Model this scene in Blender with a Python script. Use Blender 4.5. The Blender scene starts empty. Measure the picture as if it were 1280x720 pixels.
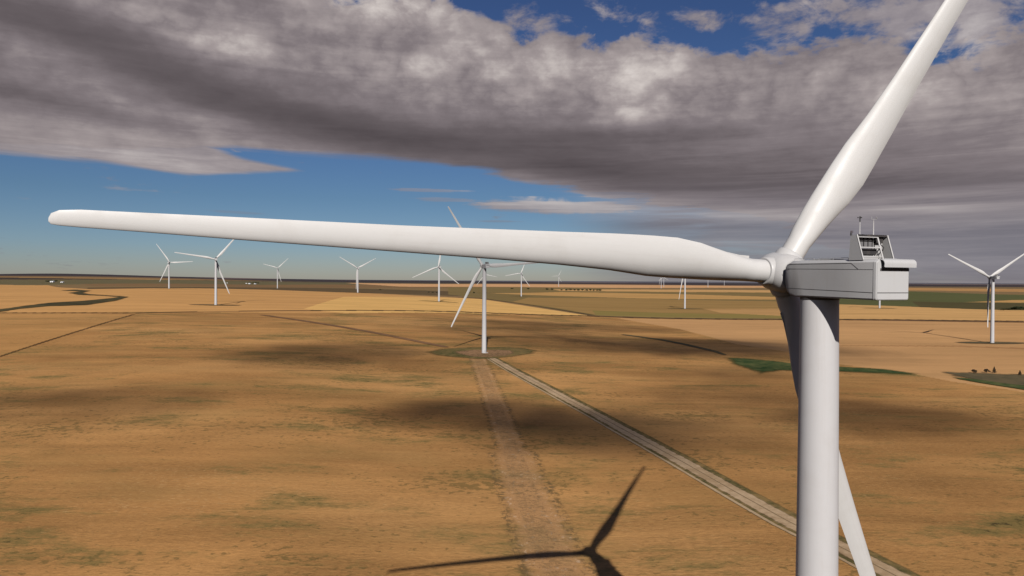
import bpy, bmesh, math, random
import numpy as np
from mathutils import Matrix, Vector
R = math.radians
random.seed(7); rng = np.random.default_rng(7)
scene = bpy.context.scene
COL = scene.collection

# ---- terrain: hand-surveyed spot heights, joined by a smooth thin-plate surface
SPOTS = [  # azimuth deg, distance m, height m
 (-26.4,2216,55.4),(-23.5,1265,39.5),(-19.0,3209,45.7),(-12.8,2080,45.7),(-6.2,1526,37.5),(-2.5,631,18.5),
 (-2.2,3090,28.3),(0.7,2580,24.1),(3.9,6156,33.2),(12.6,5640,30),(12.9,6500,31),(14.1,1742,17.5),(16,6400,33),(17.3,8500,36),
 (28.2,1910,20),(35.0,1033,10.2),
 (24.5,68,0.7),(6.5,215,0.7),(0,60,0),(60,150,-1),(-60,150,0),(120,150,0),(180,150,0),(-120,150,0),
 (-35,300,4),(-40,600,14),(38,300,2),(38,550,6),(20,400,6),(0,330,5),(-10,420,9),(15,800,13),(-36,1100,32),
 (90,700,4),(150,900,8),(-150,900,8),(-90,700,14),(-90,3000,45),(90,3000,20),(180,4000,20),(-150,4000,30),(150,4000,20),
 (-36,2300,46),(-36,5000,36),(-20,6000,34),(-8,6000,30),(25,5000,24),(36,5000,22),(36,2500,18),
 (-50,13000,120),(-38,13000,134),(-33.5,13000,158),(-27.5,13000,128),(-21.5,13000,98),(-12,13000,72),(0,13000,56),(12,13000,50),(24,13000,54),(37,13000,62),
 (60,13000,60),(90,13000,60),(130,13000,60),(180,13000,60),(-130,13000,70),(-90,13000,90),
] + [(a,60000,58) for a in range(-170,181,25)]
def _feat(az, d):
    l = np.log(np.maximum(d, 60.0))/np.log(10)*0.9
    az = np.radians(az)
    return np.stack([np.cos(az)*1.4, np.sin(az)*1.4, l], -1)
_S = np.array(SPOTS, float); _F = _feat(_S[:,0], _S[:,1])
def _k(r): return np.sqrt(r*r+0.0016)
_A = _k(np.linalg.norm(_F[:,None]-_F[None], axis=-1)) - 0.012*np.eye(len(_F))
_P = np.concatenate([np.ones((len(_F),1)), _F[:,2:]],1)
_M = np.block([[_A,_P],[_P.T,np.zeros((2,2))]])
_Wt = np.linalg.solve(_M, np.concatenate([_S[:,2],[0,0]]))
def height(X, Y):
    X = np.asarray(X,float); Y = np.asarray(Y,float); sh = X.shape
    X = X.ravel(); Y = Y.ravel(); out = np.empty_like(X)
    for i in range(0, len(X), 100000):
        x = X[i:i+100000]; y = Y[i:i+100000]
        f = _feat(np.degrees(np.arctan2(x,y)), np.hypot(x,y))
        k = _k(np.linalg.norm(f[:,None]-_F[None], axis=-1))
        out[i:i+100000] = k@_Wt[:-2] + _Wt[-2] + _Wt[-1]*f[:,2]
    # gentle swells of the prairie
    d = np.hypot(X,Y)
    out += np.clip((d-500)/1500,0,1)*(1.3*np.sin(X/310+1.3)*np.cos(Y/420) + 1.6*np.sin(X/820+Y/640))
    return out.reshape(sh)


def hz(x, y): return float(height(np.array([x]), np.array([y]))[0])

# ------------------------------------------------------------------ helpers
def srgb(r, g, b):
    f = lambda c: (c/255/12.92) if c/255 <= .04045 else ((c/255+.055)/1.055)**2.4
    return (f(r), f(g), f(b), 1)
def link(name, me, mats, parent=None, kind=None, smooth=False):
    o = bpy.data.objects.new(name, me); COL.objects.link(o)
    for m in (mats if isinstance(mats, (list, tuple)) else [mats]): me.materials.append(m)
    if parent is not None: o.parent = parent
    if kind: o['kind'] = kind
    if smooth: me.polygons.foreach_set('use_smooth', [True]*len(me.polygons))
    return o
def mesh_of(bm, name):
    bmesh.ops.recalc_face_normals(bm, faces=bm.faces)
    me = bpy.data.meshes.new(name); bm.to_mesh(me); bm.free(); return me
def box(bm, c, s, rot=None):
    m = Matrix.Translation(c) @ (rot or Matrix.Identity(4)) @ Matrix.Diagonal((*s, 1))
    return bmesh.ops.create_cube(bm, size=1, matrix=m)['verts']
def tube(bm, a, b, r0, r1=None, n=12):
    a = Vector(a); b = Vector(b); d = b-a; r1 = r0 if r1 is None else r1
    q = d.to_track_quat('Z', 'Y').to_matrix().to_4x4()
    bmesh.ops.create_cone(bm, cap_ends=True, segments=n, radius1=r0, radius2=r1, depth=d.length,
                          matrix=Matrix.Translation((a+b)/2) @ q)
def loft(bm, rings, cap=True):
    vr = [[bm.verts.new(p) for p in ring] for ring in rings]
    n = len(vr[0])
    for a, b in zip(vr, vr[1:]):
        for i in range(n):
            bm.faces.new((a[i], a[(i+1) % n], b[(i+1) % n], b[i]))
    if cap:
        bm.faces.new(vr[0]); bm.faces.new(vr[-1][::-1])
    return vr
def smooth_by_angle(me, deg=40):
    me.polygons.foreach_set('use_smooth', [True]*len(me.polygons))
    bm = bmesh.new(); bm.from_mesh(me)
    for e in bm.edges:
        if len(e.link_faces) == 2 and e.calc_face_angle(0) > R(deg): e.smooth = False
    bm.to_mesh(me); bm.free()

class N:
    """tiny expression layer over shader nodes"""
    def __init__(s, nt, sock): s.nt = nt; s.s = sock
    def _m(s, op, *a, clamp=False):
        n = s.nt.nodes.new('ShaderNodeMath'); n.operation = op; n.use_clamp = clamp
        for i, v in enumerate((s,)+a):
            if isinstance(v, N): s.nt.links.new(v.s, n.inputs[i])
            else: n.inputs[i].default_value = v
        return N(s.nt, n.outputs[0])
    def __add__(s, o): return s._m('ADD', o)
    __radd__ = __add__
    def __mul__(s, o): return s._m('MULTIPLY', o)
    __rmul__ = __mul__
    def __sub__(s, o): return s._m('SUBTRACT', o)
    def __rsub__(s, o): return (s*-1)+o
    def __truediv__(s, o): return s._m('DIVIDE', o)
    def __neg__(s): return s*-1
    def sq(s): return s._m('MULTIPLY', s)
    def step(s, a, b):   # smoothstep a..b
        n = s.nt.nodes.new('ShaderNodeMapRange'); n.interpolation_type = 'SMOOTHSTEP'
        s.nt.links.new(s.s, n.inputs[0]); n.inputs[1].default_value = a; n.inputs[2].default_value = b
        return N(s.nt, n.outputs[0])
    def lin(s, a, b, c=0, d=1):
        n = s.nt.nodes.new('ShaderNodeMapRange'); s.nt.links.new(s.s, n.inputs[0])
        for i, v in enumerate((a, b, c, d)): n.inputs[i+1].default_value = v
        return N(s.nt, n.outputs[0])
    def curve(s, pts, x0, x1, y0, y1):
        n = s.nt.nodes.new('ShaderNodeValToRGB'); r = n.color_ramp; r.interpolation = 'LINEAR'
        while len(r.elements) > 1: r.elements.remove(r.elements[-1])
        for i, (x, y) in enumerate(sorted(pts)):
            p = (x-x0)/(x1-x0); v = (y-y0)/(y1-y0)
            e = r.elements[0] if i == 0 else r.elements.new(p)
            e.position = p; e.color = (v, v, v, 1)
        s.nt.links.new(((s-x0)/(x1-x0)).s, n.inputs[0])
        return N(s.nt, n.outputs[0])*(y1-y0)+y0
def noise(nt, vec, scale, detail=4, rough=.55, dist=0, col=False):
    n = nt.nodes.new('ShaderNodeTexNoise'); n.inputs['Scale'].default_value = scale
    n.inputs['Detail'].default_value = detail; n.inputs['Roughness'].default_value = rough
    n.inputs['Distortion'].default_value = dist
    nt.links.new(vec.s if isinstance(vec, N) else vec, n.inputs['Vector'])
    return N(nt, n.outputs[1 if col else 0])
def comb(nt, x, y, z=0):
    n = nt.nodes.new('ShaderNodeCombineXYZ')
    for i, v in enumerate((x, y, z)):
        if isinstance(v, N): nt.links.new(v.s, n.inputs[i])
        else: n.inputs[i].default_value = v
    return N(nt, n.outputs[0])
def sep(nt, v):
    n = nt.nodes.new('ShaderNodeSeparateXYZ'); nt.links.new(v, n.inputs[0])
    return [N(nt, o) for o in n.outputs]
def mix(nt, f, a, b, mode='MIX'):
    n = nt.nodes.new('ShaderNodeMix'); n.data_type = 'RGBA'; n.blend_type = mode; n.clamp_factor = True
    for i, v in ((0, f), (6, a), (7, b)):
        if isinstance(v, N): nt.links.new(v.s, n.inputs[i])
        else: n.inputs[i].default_value = v if not (i and isinstance(v, (int, float))) else (v, v, v, 1)
    return N(nt, n.outputs[2])
def new_mat(name, rough=.8, spec=.3):
    m = bpy.data.materials.new(name); m.use_nodes = True; nt = m.node_tree
    b = nt.nodes['Principled BSDF']; b.inputs['Roughness'].default_value = rough
    b.inputs['Specular IOR Level'].default_value = spec
    return m, nt, b
def tex_obj(nt):
    return nt.nodes.new('ShaderNodeTexCoord').outputs['Object']
def bump(nt, b, h, strength, dist):
    n = nt.nodes.new('ShaderNodeBump'); n.inputs['Strength'].default_value = strength; n.inputs['Distance'].default_value = dist
    nt.links.new(h.s, n.inputs['Height']); nt.links.new(n.outputs[0], b.inputs['Normal'])

# ------------------------------------------------------------------ materials
def painted(name, col, rough=.45, var=.06, streak=True, spec=.35, dirt=(.30, .25, .20, 1)):
    m, nt, b = new_mat(name, rough, spec)
    o = tex_obj(nt); x, y, z = sep(nt, o)
    n1 = noise(nt, N(nt, o), .35, 5, .6)
    n2 = noise(nt, comb(nt, x*3, y*3, z*.12), .8, 5, .65)
    f = (n2.step(.48, .78)*.5+n1.step(.4, .75)*.5)*(var*3)
    c = mix(nt, f, col, dirt)
    nt.links.new(c.s, b.inputs['Base Color'])
    nt.links.new(n1.lin(.3, .7, rough-.08, rough+.12).s, b.inputs['Roughness'])
    return m
M = {}
M['blade'] = painted('blade gelcoat', (.575, .555, .535, 1), .42, .07)
M['tower'] = painted('tower paint', (.50, .482, .478, 1), .5, .08)
M['nacelle'] = painted('nacelle shell', (.43, .42, .415, 1), .5, .09)
M['rear'] = painted('rear cover shell', (.475, .465, .46, 1), .5, .07)
M['hub'] = painted('hub shell', (.50, .485, .475, 1), .42, .09)
M['seam'] = painted('rubber seam', (.07, .065, .065, 1), .8, .0)
M['metal'] = painted('galvanised metal', (.42, .41, .41, 1), .45, .15)
M['dark'] = painted('dark grille', (.035, .033, .035, 1), .6, .1)
M['grey'] = painted('grey grille', (.16, .155, .16, 1), .6, .1)
M['concrete'] = painted('concrete', (.52, .50, .47, 1), .9, .15)
M['lamp'] = painted('lamp lens', (.07, .05, .05, 1), .3, .0)
M['shed'] = painted('shed sheet metal', (.78, .78, .78, 1), .6, .05)
M['shedroof'] = painted('shed roof', (.72, .74, .76, 1), .5, .05)
M['shedred'] = painted('red barn boards', (.30, .14, .11, 1), .7, .05)
M['doorpaint'] = painted('shed door', (.12, .12, .13, 1), .6, .05)

def foliage(name, c1, c2):
    m, nt, b = new_mat(name, .9, .1)
    n = noise(nt, N(nt, tex_obj(nt)), .9, 4, .6)
    nt.links.new(mix(nt, n.step(.35, .65), c1, c2).s, b.inputs['Base Color'])
    return m
M['leaf'] = foliage('tree leaves', (.028, .036, .018, 1), (.062, .072, .030, 1))
M['leafred'] = foliage('dry tree leaves', (.050, .036, .022, 1), (.10, .065, .035, 1))
M['bark'] = foliage('bark', (.06, .045, .035, 1), (.11, .085, .065, 1))

# ground
def ground_mat():
    m, nt, b = new_mat('prairie ground', .95, .05)
    a = nt.nodes.new('ShaderNodeAttribute'); a.attribute_name = 'tint'
    k = nt.nodes.new('ShaderNodeAttribute'); k.attribute_name = 'mask'   # x weeds, y swath, z nearness
    kr, kg, kb = sep(nt, k.outputs['Vector'])
    pos = nt.nodes.new('ShaderNodeNewGeometry').outputs['Position']
    x, y, z = sep(nt, pos)
    wx = noise(nt, N(nt, pos), .012, 3, .5)
    big = noise(nt, comb(nt, x*.45, y, 0), .0075, 5, .6)                      # broad tone change
    med = noise(nt, comb(nt, x*.16+wx*6, y, 0), .045, 7, .68)
    fine = noise(nt, comb(nt, x*.45, y, 0), .9, 6, .75)
    rows = noise(nt, comb(nt, x*.012, y+wx*14, 3), .30, 4, .6)                # long tillage streaks
    dist2 = noise(nt, comb(nt, x*.004, y, 9), .01, 5, .65)
    soft = noise(nt, comb(nt, x*.5, y, 4), .016, 4, .5, 1.2)
    c = N(nt, a.outputs['Color'])
    c = mix(nt, big.step(.42, .66)*.45, c, (.50, .275, .105, 1))
    c = mix(nt, (big.step(.58, .36))*.38, c, (.27, .132, .045, 1))
    v = (med-.5)*.75+(rows-.5)*.30+(fine-.5)*1.25+(dist2-.5)*.45+(soft-.5)*.75+1.0
    n = nt.nodes.new('ShaderNodeVectorMath'); n.operation = 'SCALE'
    nt.links.new(c.s, n.inputs[0]); nt.links.new(v.s, n.inputs['Scale'])
    c = N(nt, n.outputs[0])
    # far fields keep their own clean colour
    fs = noise(nt, comb(nt, x*.0012, y*.010, 2), 1.0, 7, .72)
    fs2 = noise(nt, comb(nt, x*.006+wx*2, y*.02, 5), 1.0, 5, .65)
    va = (dist2-.5)*.25+(med-.5)*.14+(fs-.5)*.75+(fs2-.5)*.30+1.0
    n = nt.nodes.new('ShaderNodeVectorMath'); n.operation = 'SCALE'
    nt.links.new(a.outputs['Color'], n.inputs[0]); nt.links.new(va.s, n.inputs['Scale'])
    c = mix(nt, kb, N(nt, n.outputs[0]), c)
    # weeds
    w1 = noise(nt, comb(nt, x*.35, y, 5), .055, 6, .72)
    w2 = noise(nt, comb(nt, x*.5, y, 8), .014, 3, .5)
    w3 = noise(nt, comb(nt, x*.6, y, 2), .55, 4, .7)
    weed = (w1+(w2-.5)*.55+(w3-.5)*.25).step(.50, .70)*kr
    c = mix(nt, weed*.75, c, (.150, .125, .042, 1))
    ol = noise(nt, comb(nt, x*.4, y, 6), .022, 5, .62)
    c = mix(nt, (ol+(fine-.5)*.5).step(.47, .66)*kr*.24, c, (.235, .160, .055, 1))
    dk = (w1+(w2-.5)*.6+(w3-.5)*.75).step(.72, .80)*kr
    c = mix(nt, dk*.8, c, (.045, .032, .016, 1))
    # small tufts and bare clods
    t1 = noise(nt, comb(nt, x*.7, y, 13), .42, 3, .6); t2 = noise(nt, comb(nt, x*.5, y, 17), .018, 4, .6)
    tu = (t1+(t2-.5)*.75).step(.60, .70)*kr
    c = mix(nt, tu*.55, c, (.115, .088, .030, 1))
    t3 = noise(nt, comb(nt, x*.6, y, 23), .75, 3, .7)
    c = mix(nt, (t3-(t2-.5)*.4).step(.62, .74)*kb*.35, c, (.60, .38, .17, 1))
    # disturbed soil swath
    s1 = noise(nt, N(nt, pos), .16, 6, .75); s3 = noise(nt, N(nt, pos), 1.3, 3, .7)
    sw = (kg+(s1-.5)*1.5+(med-.5)*.6).step(.30, .80)
    c = mix(nt, sw*.52, c, (.43, .24, .115, 1))
    s2 = noise(nt, comb(nt, x, y*.6, 1), .75, 4, .8)
    c = mix(nt, (s2+(s1-.5)*.6).step(.57, .70)*sw*.65, c, (.62, .43, .27, 1))
    c = mix(nt, (s2-(s3-.5)*.5).step(.42, .33)*sw*.5, c, (.09, .05, .03, 1))
    eg = (kg+(s1-.5)*.35).step(.12, .34)*(1.0-(kg+(s1-.5)*.35).step(.42, .66))
    eg2 = (kg+(s1-.5)*.25).step(.78, .90)*(1.0-(kg+(s1-.5)*.25).step(.98, 1.12))
    c = mix(nt, (eg+eg2*.6)*(s2+(t1-.5)*.8).step(.44, .60)*.75, c, (.13, .085, .038, 1))
    nt.links.new(c.s, b.inputs['Base Color'])
    bump(nt, b, (fine*.6+med), .5, 1.2)
    return m
M['ground'] = ground_mat()

def strip_mat(name, c1, c2, alpha_noise=True, sc=.35, edge=(.30, .62)):
    """strip whose ragged edge follows the 'edge' attribute (0 at the rim, 1 inside)"""
    m, nt, b = new_mat(name, .95, .05)
    a = nt.nodes.new('ShaderNodeAttribute'); a.attribute_name = 'edge'
    e = N(nt, a.outputs['Fac'])
    pos = nt.nodes.new('ShaderNodeNewGeometry').outputs['Position']
    n1 = noise(nt, N(nt, pos), sc, 6, .7); n2 = noise(nt, N(nt, pos), sc*.12, 4, .6); n3 = noise(nt, N(nt, pos), sc*4, 3, .7)
    c = mix(nt, (n1*.6+n2*.4).step(.38, .62), c1, c2)
    c = mix(nt, n3.step(.5, .75)*.35, c, (.08, .055, .03, 1))
    nt.links.new(c.s, b.inputs['Base Color'])
    al = (e+(n1-.5)*.9+(n2-.5)*.5).step(*edge)
    nt.links.new(al.s, b.inputs['Alpha'])
    return m
M['road'] = strip_mat('gravel road', (.34, .225, .125, 1), (.49, .345, .21, 1), edge=(.02, .40))
M['verge'] = strip_mat('road verge grass', (.085, .078, .030, 1), (.24, .155, .060, 1), edge=(.35, 1.05))
M['side'] = strip_mat('side track', (.38, .26, .15, 1), (.46, .33, .20, 1), edge=(.15, .7))
M['crown'] = strip_mat('road crown', (.20, .15, .07, 1), (.32, .22, .12, 1), edge=(.5, 1.3))
M['pad'] = strip_mat('tower pad soil', (.27, .155, .080, 1), (.36, .205, .105, 1), edge=(.4, 1.3))
M['padgrass'] = strip_mat('pad grass', (.085, .088, .030, 1), (.22, .145, .055, 1), sc=.16, edge=(.3, 1.15))
M['marsh'] = strip_mat('slough grass', (.028, .056, .018, 1), (.110, .115, .040, 1), sc=.13, edge=(.25, .95))
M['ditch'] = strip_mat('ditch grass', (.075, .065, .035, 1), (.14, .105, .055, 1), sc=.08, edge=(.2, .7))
M['creek'] = strip_mat('creek grass', (.045, .040, .020, 1), (.10, .078, .034, 1), sc=.04, edge=(.3, .8))
M['fieldtrack'] = strip_mat('field track', (.16, .085, .045, 1), (.24, .13, .065, 1), sc=.08, edge=(.15, .9))

# ------------------------------------------------------------------ ground sheet
def build_ground():
    az = np.concatenate([np.arange(-44, 44.001, .075), np.arange(45, 316, 2.5)])
    az = np.radians(az); n = len(az)
    d = [15.0]
    while d[-1] < 60000:
        q = d[-1]
        s = .03 if q < 120 else .0055 if q < 900 else .007 if q < 3500 else .014 if q < 12000 else .04
        d.append(q*(1+s))
    d = np.array(d); nr = len(d)
    X = np.outer(d, np.sin(az)); Y = np.outer(d, np.cos(az)); Z = height(X, Y)
    co = np.stack([X, Y, Z], -1).reshape(-1, 3)
    co = np.concatenate([co, [[0, 0, hz(0, 1)]]])
    i = np.arange(nr-1)[:, None]*n; j = np.arange(n)[None]; j2 = (j+1) % n
    quads = np.stack([i+j, i+n+j, i+n+j2, i+j2], -1).reshape(-1, 4)
    c = nr*n
    tris = np.stack([np.full(n, c), np.arange(n), (np.arange(n)+1) % n], -1)
    me = bpy.data.meshes.new('ground')
    me.vertices.add(len(co)); me.vertices.foreach_set('co', co.ravel())
    loops = np.concatenate([quads.ravel(), tris.ravel()])
    me.loops.add(len(loops)); me.loops.foreach_set('vertex_index', loops.astype(np.int32))
    starts = np.concatenate([np.arange(len(quads))*4, len(quads)*4+np.arange(len(tris))*3])
    me.polygons.add(len(starts)); me.polygons.foreach_set('loop_start', starts.astype(np.int32))
    me.update(calc_edges=True); me.validate()
    if me.polygons[0].normal.z < 0: me.flip_normals()
    me.polygons.foreach_set('use_smooth', np.ones(len(me.polygons), bool))
    x = co[:, 0]; y = co[:, 1]
    tint = np.zeros((len(co), 4), np.float32); tint[:, 3] = 1
    mask = np.zeros((len(co), 3), np.float32)
    def inside(poly):
        p = np.array(poly); r = np.zeros(len(x), bool)
        bb = (x >= p[:, 0].min()) & (x <= p[:, 0].max()) & (y >= p[:, 1].min()) & (y <= p[:, 1].max())
        ix = np.nonzero(bb)[0]; xx = x[ix]; yy = y[ix]; s = np.zeros(len(ix), bool)
        for (x0, y0), (x1, y1) in zip(p, np.roll(p, -1, 0)):
            if y0 == y1: continue
            s ^= ((yy < y0) != (yy < y1)) & (xx < (x1-x0)*(yy-y0)/(y1-y0)+x0)
        r[ix] = s; return r
    def lin(c): return np.array(srgb(*c)[:3])*np.array((1.15, 1.17, 0.99))
    brown = np.array((.435, .221, .076))
    tint[:, :3] = brown; mask[:, 0] = 1; mask[:, 2] = 1
    dist = np.hypot(x, y)
    far = inside(FAR); tint[far, :3] = lin((122, 98, 72)); mask[far, 0] = 0; mask[far, 2] = 0
    q = (dist > 2500) & ~far; tint[q, :3] = lin((150, 115, 78)); mask[q, 0] = 0; mask[q, 2] = 0
    for c, poly in FIELDS:
        s = inside(poly); tint[s, :3] = lin(c); mask[s, 0] = .15; mask[s, 2] = 0
    for c, poly in NEARFIELDS:
        s = inside(poly); tint[s, :3] = lin(c); mask[s, 0] = .5; mask[s, 2] = .55
    # far lands fade darker and cooler: cloud shade and haze painted as tint
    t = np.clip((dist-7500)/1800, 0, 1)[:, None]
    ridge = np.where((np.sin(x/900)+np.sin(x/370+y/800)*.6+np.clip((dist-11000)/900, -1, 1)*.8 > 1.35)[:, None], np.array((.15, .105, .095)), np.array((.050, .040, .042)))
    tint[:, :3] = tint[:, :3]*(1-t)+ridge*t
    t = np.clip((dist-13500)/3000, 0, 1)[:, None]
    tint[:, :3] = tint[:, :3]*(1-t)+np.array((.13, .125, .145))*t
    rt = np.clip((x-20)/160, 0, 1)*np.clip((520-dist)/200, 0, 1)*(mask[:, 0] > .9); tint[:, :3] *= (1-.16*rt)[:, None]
    # disturbed swath of soil
    p = np.array(SWATH)
    for (x0, y0), (x1, y1) in zip(p, p[1:]):
        L = math.hypot(x1-x0, y1-y0); tt = ((x-x0)*(x1-x0)+(y-y0)*(y1-y0))/L/L
        dd = np.hypot(x-x0-(x1-x0)*np.clip(tt, 0, 1), y-y0-(y1-y0)*np.clip(tt, 0, 1))
        mask[:, 1] = np.maximum(mask[:, 1], np.clip(1.25-dd/(8.4+3*(dist<320)), 0, 1)*np.clip((dist-60)/60, 0, 1))
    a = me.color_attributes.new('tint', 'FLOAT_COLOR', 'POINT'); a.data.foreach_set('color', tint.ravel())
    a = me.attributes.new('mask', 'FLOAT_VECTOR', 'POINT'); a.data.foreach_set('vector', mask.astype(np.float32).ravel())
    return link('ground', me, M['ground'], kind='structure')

FAR = [(-4482.7,3354.1),(-4241.8,4889.3),(-4096.2,5459.2),(-0.6,12660.1),(7493.9,9988.8),(11408.6,8389.7),(1636.9,1202.8),(934.3,1244.1),(496.5,1244.1),(141.2,1264.4),(0.2,1178.6),(-285.1,1013.6),(-729.4,971.9),(-846.5,975.5),(-1210.1,905.1)]
FIELDS = [
 ((62,52,50), [(-4539.2,4119.0),(-4616.5,6152.7),(7493.9,9988.8),(5894.4,7856.5),(4186.1,9919.6),(-0.5,12043.0),(-2447.7,8698.5),(-3989.3,5316.8),(-3929.6,3565.8)]),  # dark band at the horizon, cloud shade put into its colour
 ((98,88,68), [(-3796.1,3444.6),(-3931.6,5239.9),(-2396.5,8516.5),(-237.3,10101.7),(-172.8,7361.4),(-1543.2,5484.4),(-3063.1,4082.3),(-2713.7,2462.3)]),
 ((120,92,68), [(-2829.8,4469.8),(-1769.2,6287.2),(-157.2,6700.8),(-223.9,4775.3),(-1522.0,4327.2),(-2251.5,3693.0)]),
 ((92,74,56), [(-1887.1,3036.9),(-1325.6,4038.0),(-702.9,3747.3),(-322.1,3434.9),(217.2,3085.4),(1051.7,2637.3),(858.9,2153.7),(324.3,2303.2),(-105.6,2254.3),(-511.5,1983.1),(-781.4,2221.6),(-1327.6,2136.5)]),
 ((196,148,112), [(-1877.6,7625.7),(3992.6,10017.7),(4506.5,8357.0),(3160.8,5861.0),(2477.7,6216.0),(378.1,5375.2),(-902.2,5496.5)]),
 ((118,98,66), [(-488.2,5204.5),(350.0,4976.1),(1739.0,4362.2),(2805.0,3737.8),(3180.7,3154.2),(1432.5,1419.9),(521.2,1306.2),(159.0,1289.2),(0.2,1747.8),(-230.1,2454.0)]),
 ((186,142,98), [(261.9,4466.7),(1874.3,4701.9),(1496.8,3754.4),(918.7,3730.7),(280.6,3987.7)]),
 ((176,134,88), [(-107.6,3063.6),(257.6,3660.9),(842.1,3264.0),(1160.7,2910.9),(2194.9,2462.7),(1995.0,2238.3),(1030.8,2584.9),(481.6,2565.8),(195.4,2774.5)]),
 ((146,114,74), [(57.0,2425.0),(360.4,2559.7),(931.0,2334.6),(1080.0,2268.0),(1735.0,1946.4),(1201.7,1347.8),(511.0,1280.6),(160.8,1303.7),(92.5,1574.4),(0.2,1816.5)]),
 ((128,110,66), [(174.3,1484.3),(567.1,1421.3),(511.0,1280.6),(159.0,1289.2)]),
 ((176,134,92), [(475.9,1689.8),(676.2,1695.2),(677.7,1519.9),(563.0,1332.6),(453.6,1486.7)]),
 ((168,124,84), [(2911.6,6208.9),(3632.3,6075.1),(4296.4,4821.8),(3698.0,4150.1),(3051.8,5103.9),(2478.9,5285.9)]),
 ((84,84,56), [(1674.8,3967.6),(2719.9,4734.4),(2680.0,3516.3),(2054.4,2695.2),(1537.6,2341.2),(1137.3,1864.6),(912.3,2160.4)]),
 ((78,70,48), [(1410.4,2405.2),(1938.2,2174.6),(1510.6,1694.4),(1205.6,1742.0),(1109.3,1854.3)]),
 ((190,146,100), [(844.1,1998.9),(974.5,2046.2),(1109.3,1854.3),(1235.8,1727.1),(1666.3,1651.8),(1207.3,1196.5),(943.0,1255.8),(535.9,1268.4)]),
 ((186,138,92), [(-2587.2,2121.8),(-3093.5,4122.8),(-2808.2,4129.7),(-1433.5,2306.9),(-800.0,2274.7),(-518.7,2011.1),(-183.6,1958.6),(-92.4,1973.8),(0.2,1685.2),(140.9,1261.7),(0.2,1178.6),(-285.1,1013.6),(-729.4,971.9),(-1132.7,928.7)]),
 ((206,160,104), [(-390.8,1587.3),(-176.9,1887.4),(-91.1,1945.4),(0.2,1655.9),(141.5,1267.2),(0.2,1178.6),(-252.1,1024.5),(-335.4,1100.6)]),
 ((60,46,34), [(-733.6,977.5),(-542.9,974.8),(141.8,1269.9),(505.1,1265.7),(943.0,1255.8),(922.4,1228.3),(493.7,1237.1),(138.5,1240.2),(-536.8,963.9),(-726.2,967.7)]),
 ((70,54,38), [(-186.6,1991.2),(-93.8,2003.2),(20.3,1710.6),(144.0,1289.7),(159.0,1289.2),(20.7,1748.2),(-97.7,2087.2)]),
 ((180,136,98), [(185.8,1217.0),(316.9,1226.7),(489.1,1225.6),(915.8,1219.4),(1433.3,1152.5),(488.3,329.4),(367.9,488.9),(345.3,534.1),(337.5,574.3),(299.6,627.8),(290.7,717.0),(259.8,789.7),(244.4,990.6)]),
 ((158,116,82), [(377.8,792.2),(530.8,807.2),(675.8,757.4),(661.8,741.6),(521.9,793.6),(373.6,783.4)]),
]
NEARFIELDS = [
 ((172,126,82), [(-1181.9,884.0),(-723.1,963.5),(-530.2,952.0),(-453.9,667.3),(-425.7,567.1),(-361.8,367.0),(-315.0,216.1)]),
 ((70,48,30), [(-428.5,570.8),(-527.3,946.8),(-522.0,947.2),(-422.3,562.6)]),
]
SWATH = [(-30.0,600.6),(-16.5,479.1),(-2.9,354.0),(4.3,279.0),(11.1,216.4),(14.2,194.7)]
SWATH += [(SWATH[-1][0]+(SWATH[-1][0]-SWATH[-2][0])*4, SWATH[-1][1]+(SWATH[-1][1]-SWATH[-2][1])*4)]
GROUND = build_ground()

def drape(name, left, right, mat, lift, nacross=6, nalong=160, kind='structure', width_edge=True):
    """ribbon between two surveyed edges, laid on the terrain"""
    def resample(p, n):
        p = np.array(p, float); s = np.concatenate([[0], np.cumsum(np.hypot(*np.diff(p, axis=0).T))])
        t = np.linspace(0, s[-1], n); return np.stack([np.interp(t, s, p[:, 0]), np.interp(t, s, p[:, 1])], -1)
    A = resample(left, nalong); B = resample(right, nalong)
    t = np.linspace(0, 1, nacross)[None, :, None]
    P = A[:, None]*(1-t)+B[:, None]*t
    Z = height(P[..., 0], P[..., 1])+lift
    co = np.concatenate([P, Z[..., None]], -1).reshape(-1, 3)
    f = [(i*nacross+j, i*nacross+j+1, (i+1)*nacross+j+1, (i+1)*nacross+j) for i in range(nalong-1) for j in range(nacross-1)]
    me = bpy.data.meshes.new(name); me.from_pydata(co.tolist(), [], f); me.update()
    if me.polygons[len(f)//2].normal.z < 0: me.flip_normals()
    e = 1-np.abs(np.linspace(-1, 1, nacross)); e = np.tile(e, nalong)
    k = np.repeat(np.minimum(1, np.minimum(np.arange(nalong), np.arange(nalong)[::-1])/6), nacross)
    a = me.attributes.new('edge', 'FLOAT', 'POINT'); a.data.foreach_set('value', (np.minimum(1, e*1.6)*k).astype(np.float32))
    return link(name, me, mat, kind=kind, smooth=True)
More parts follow.
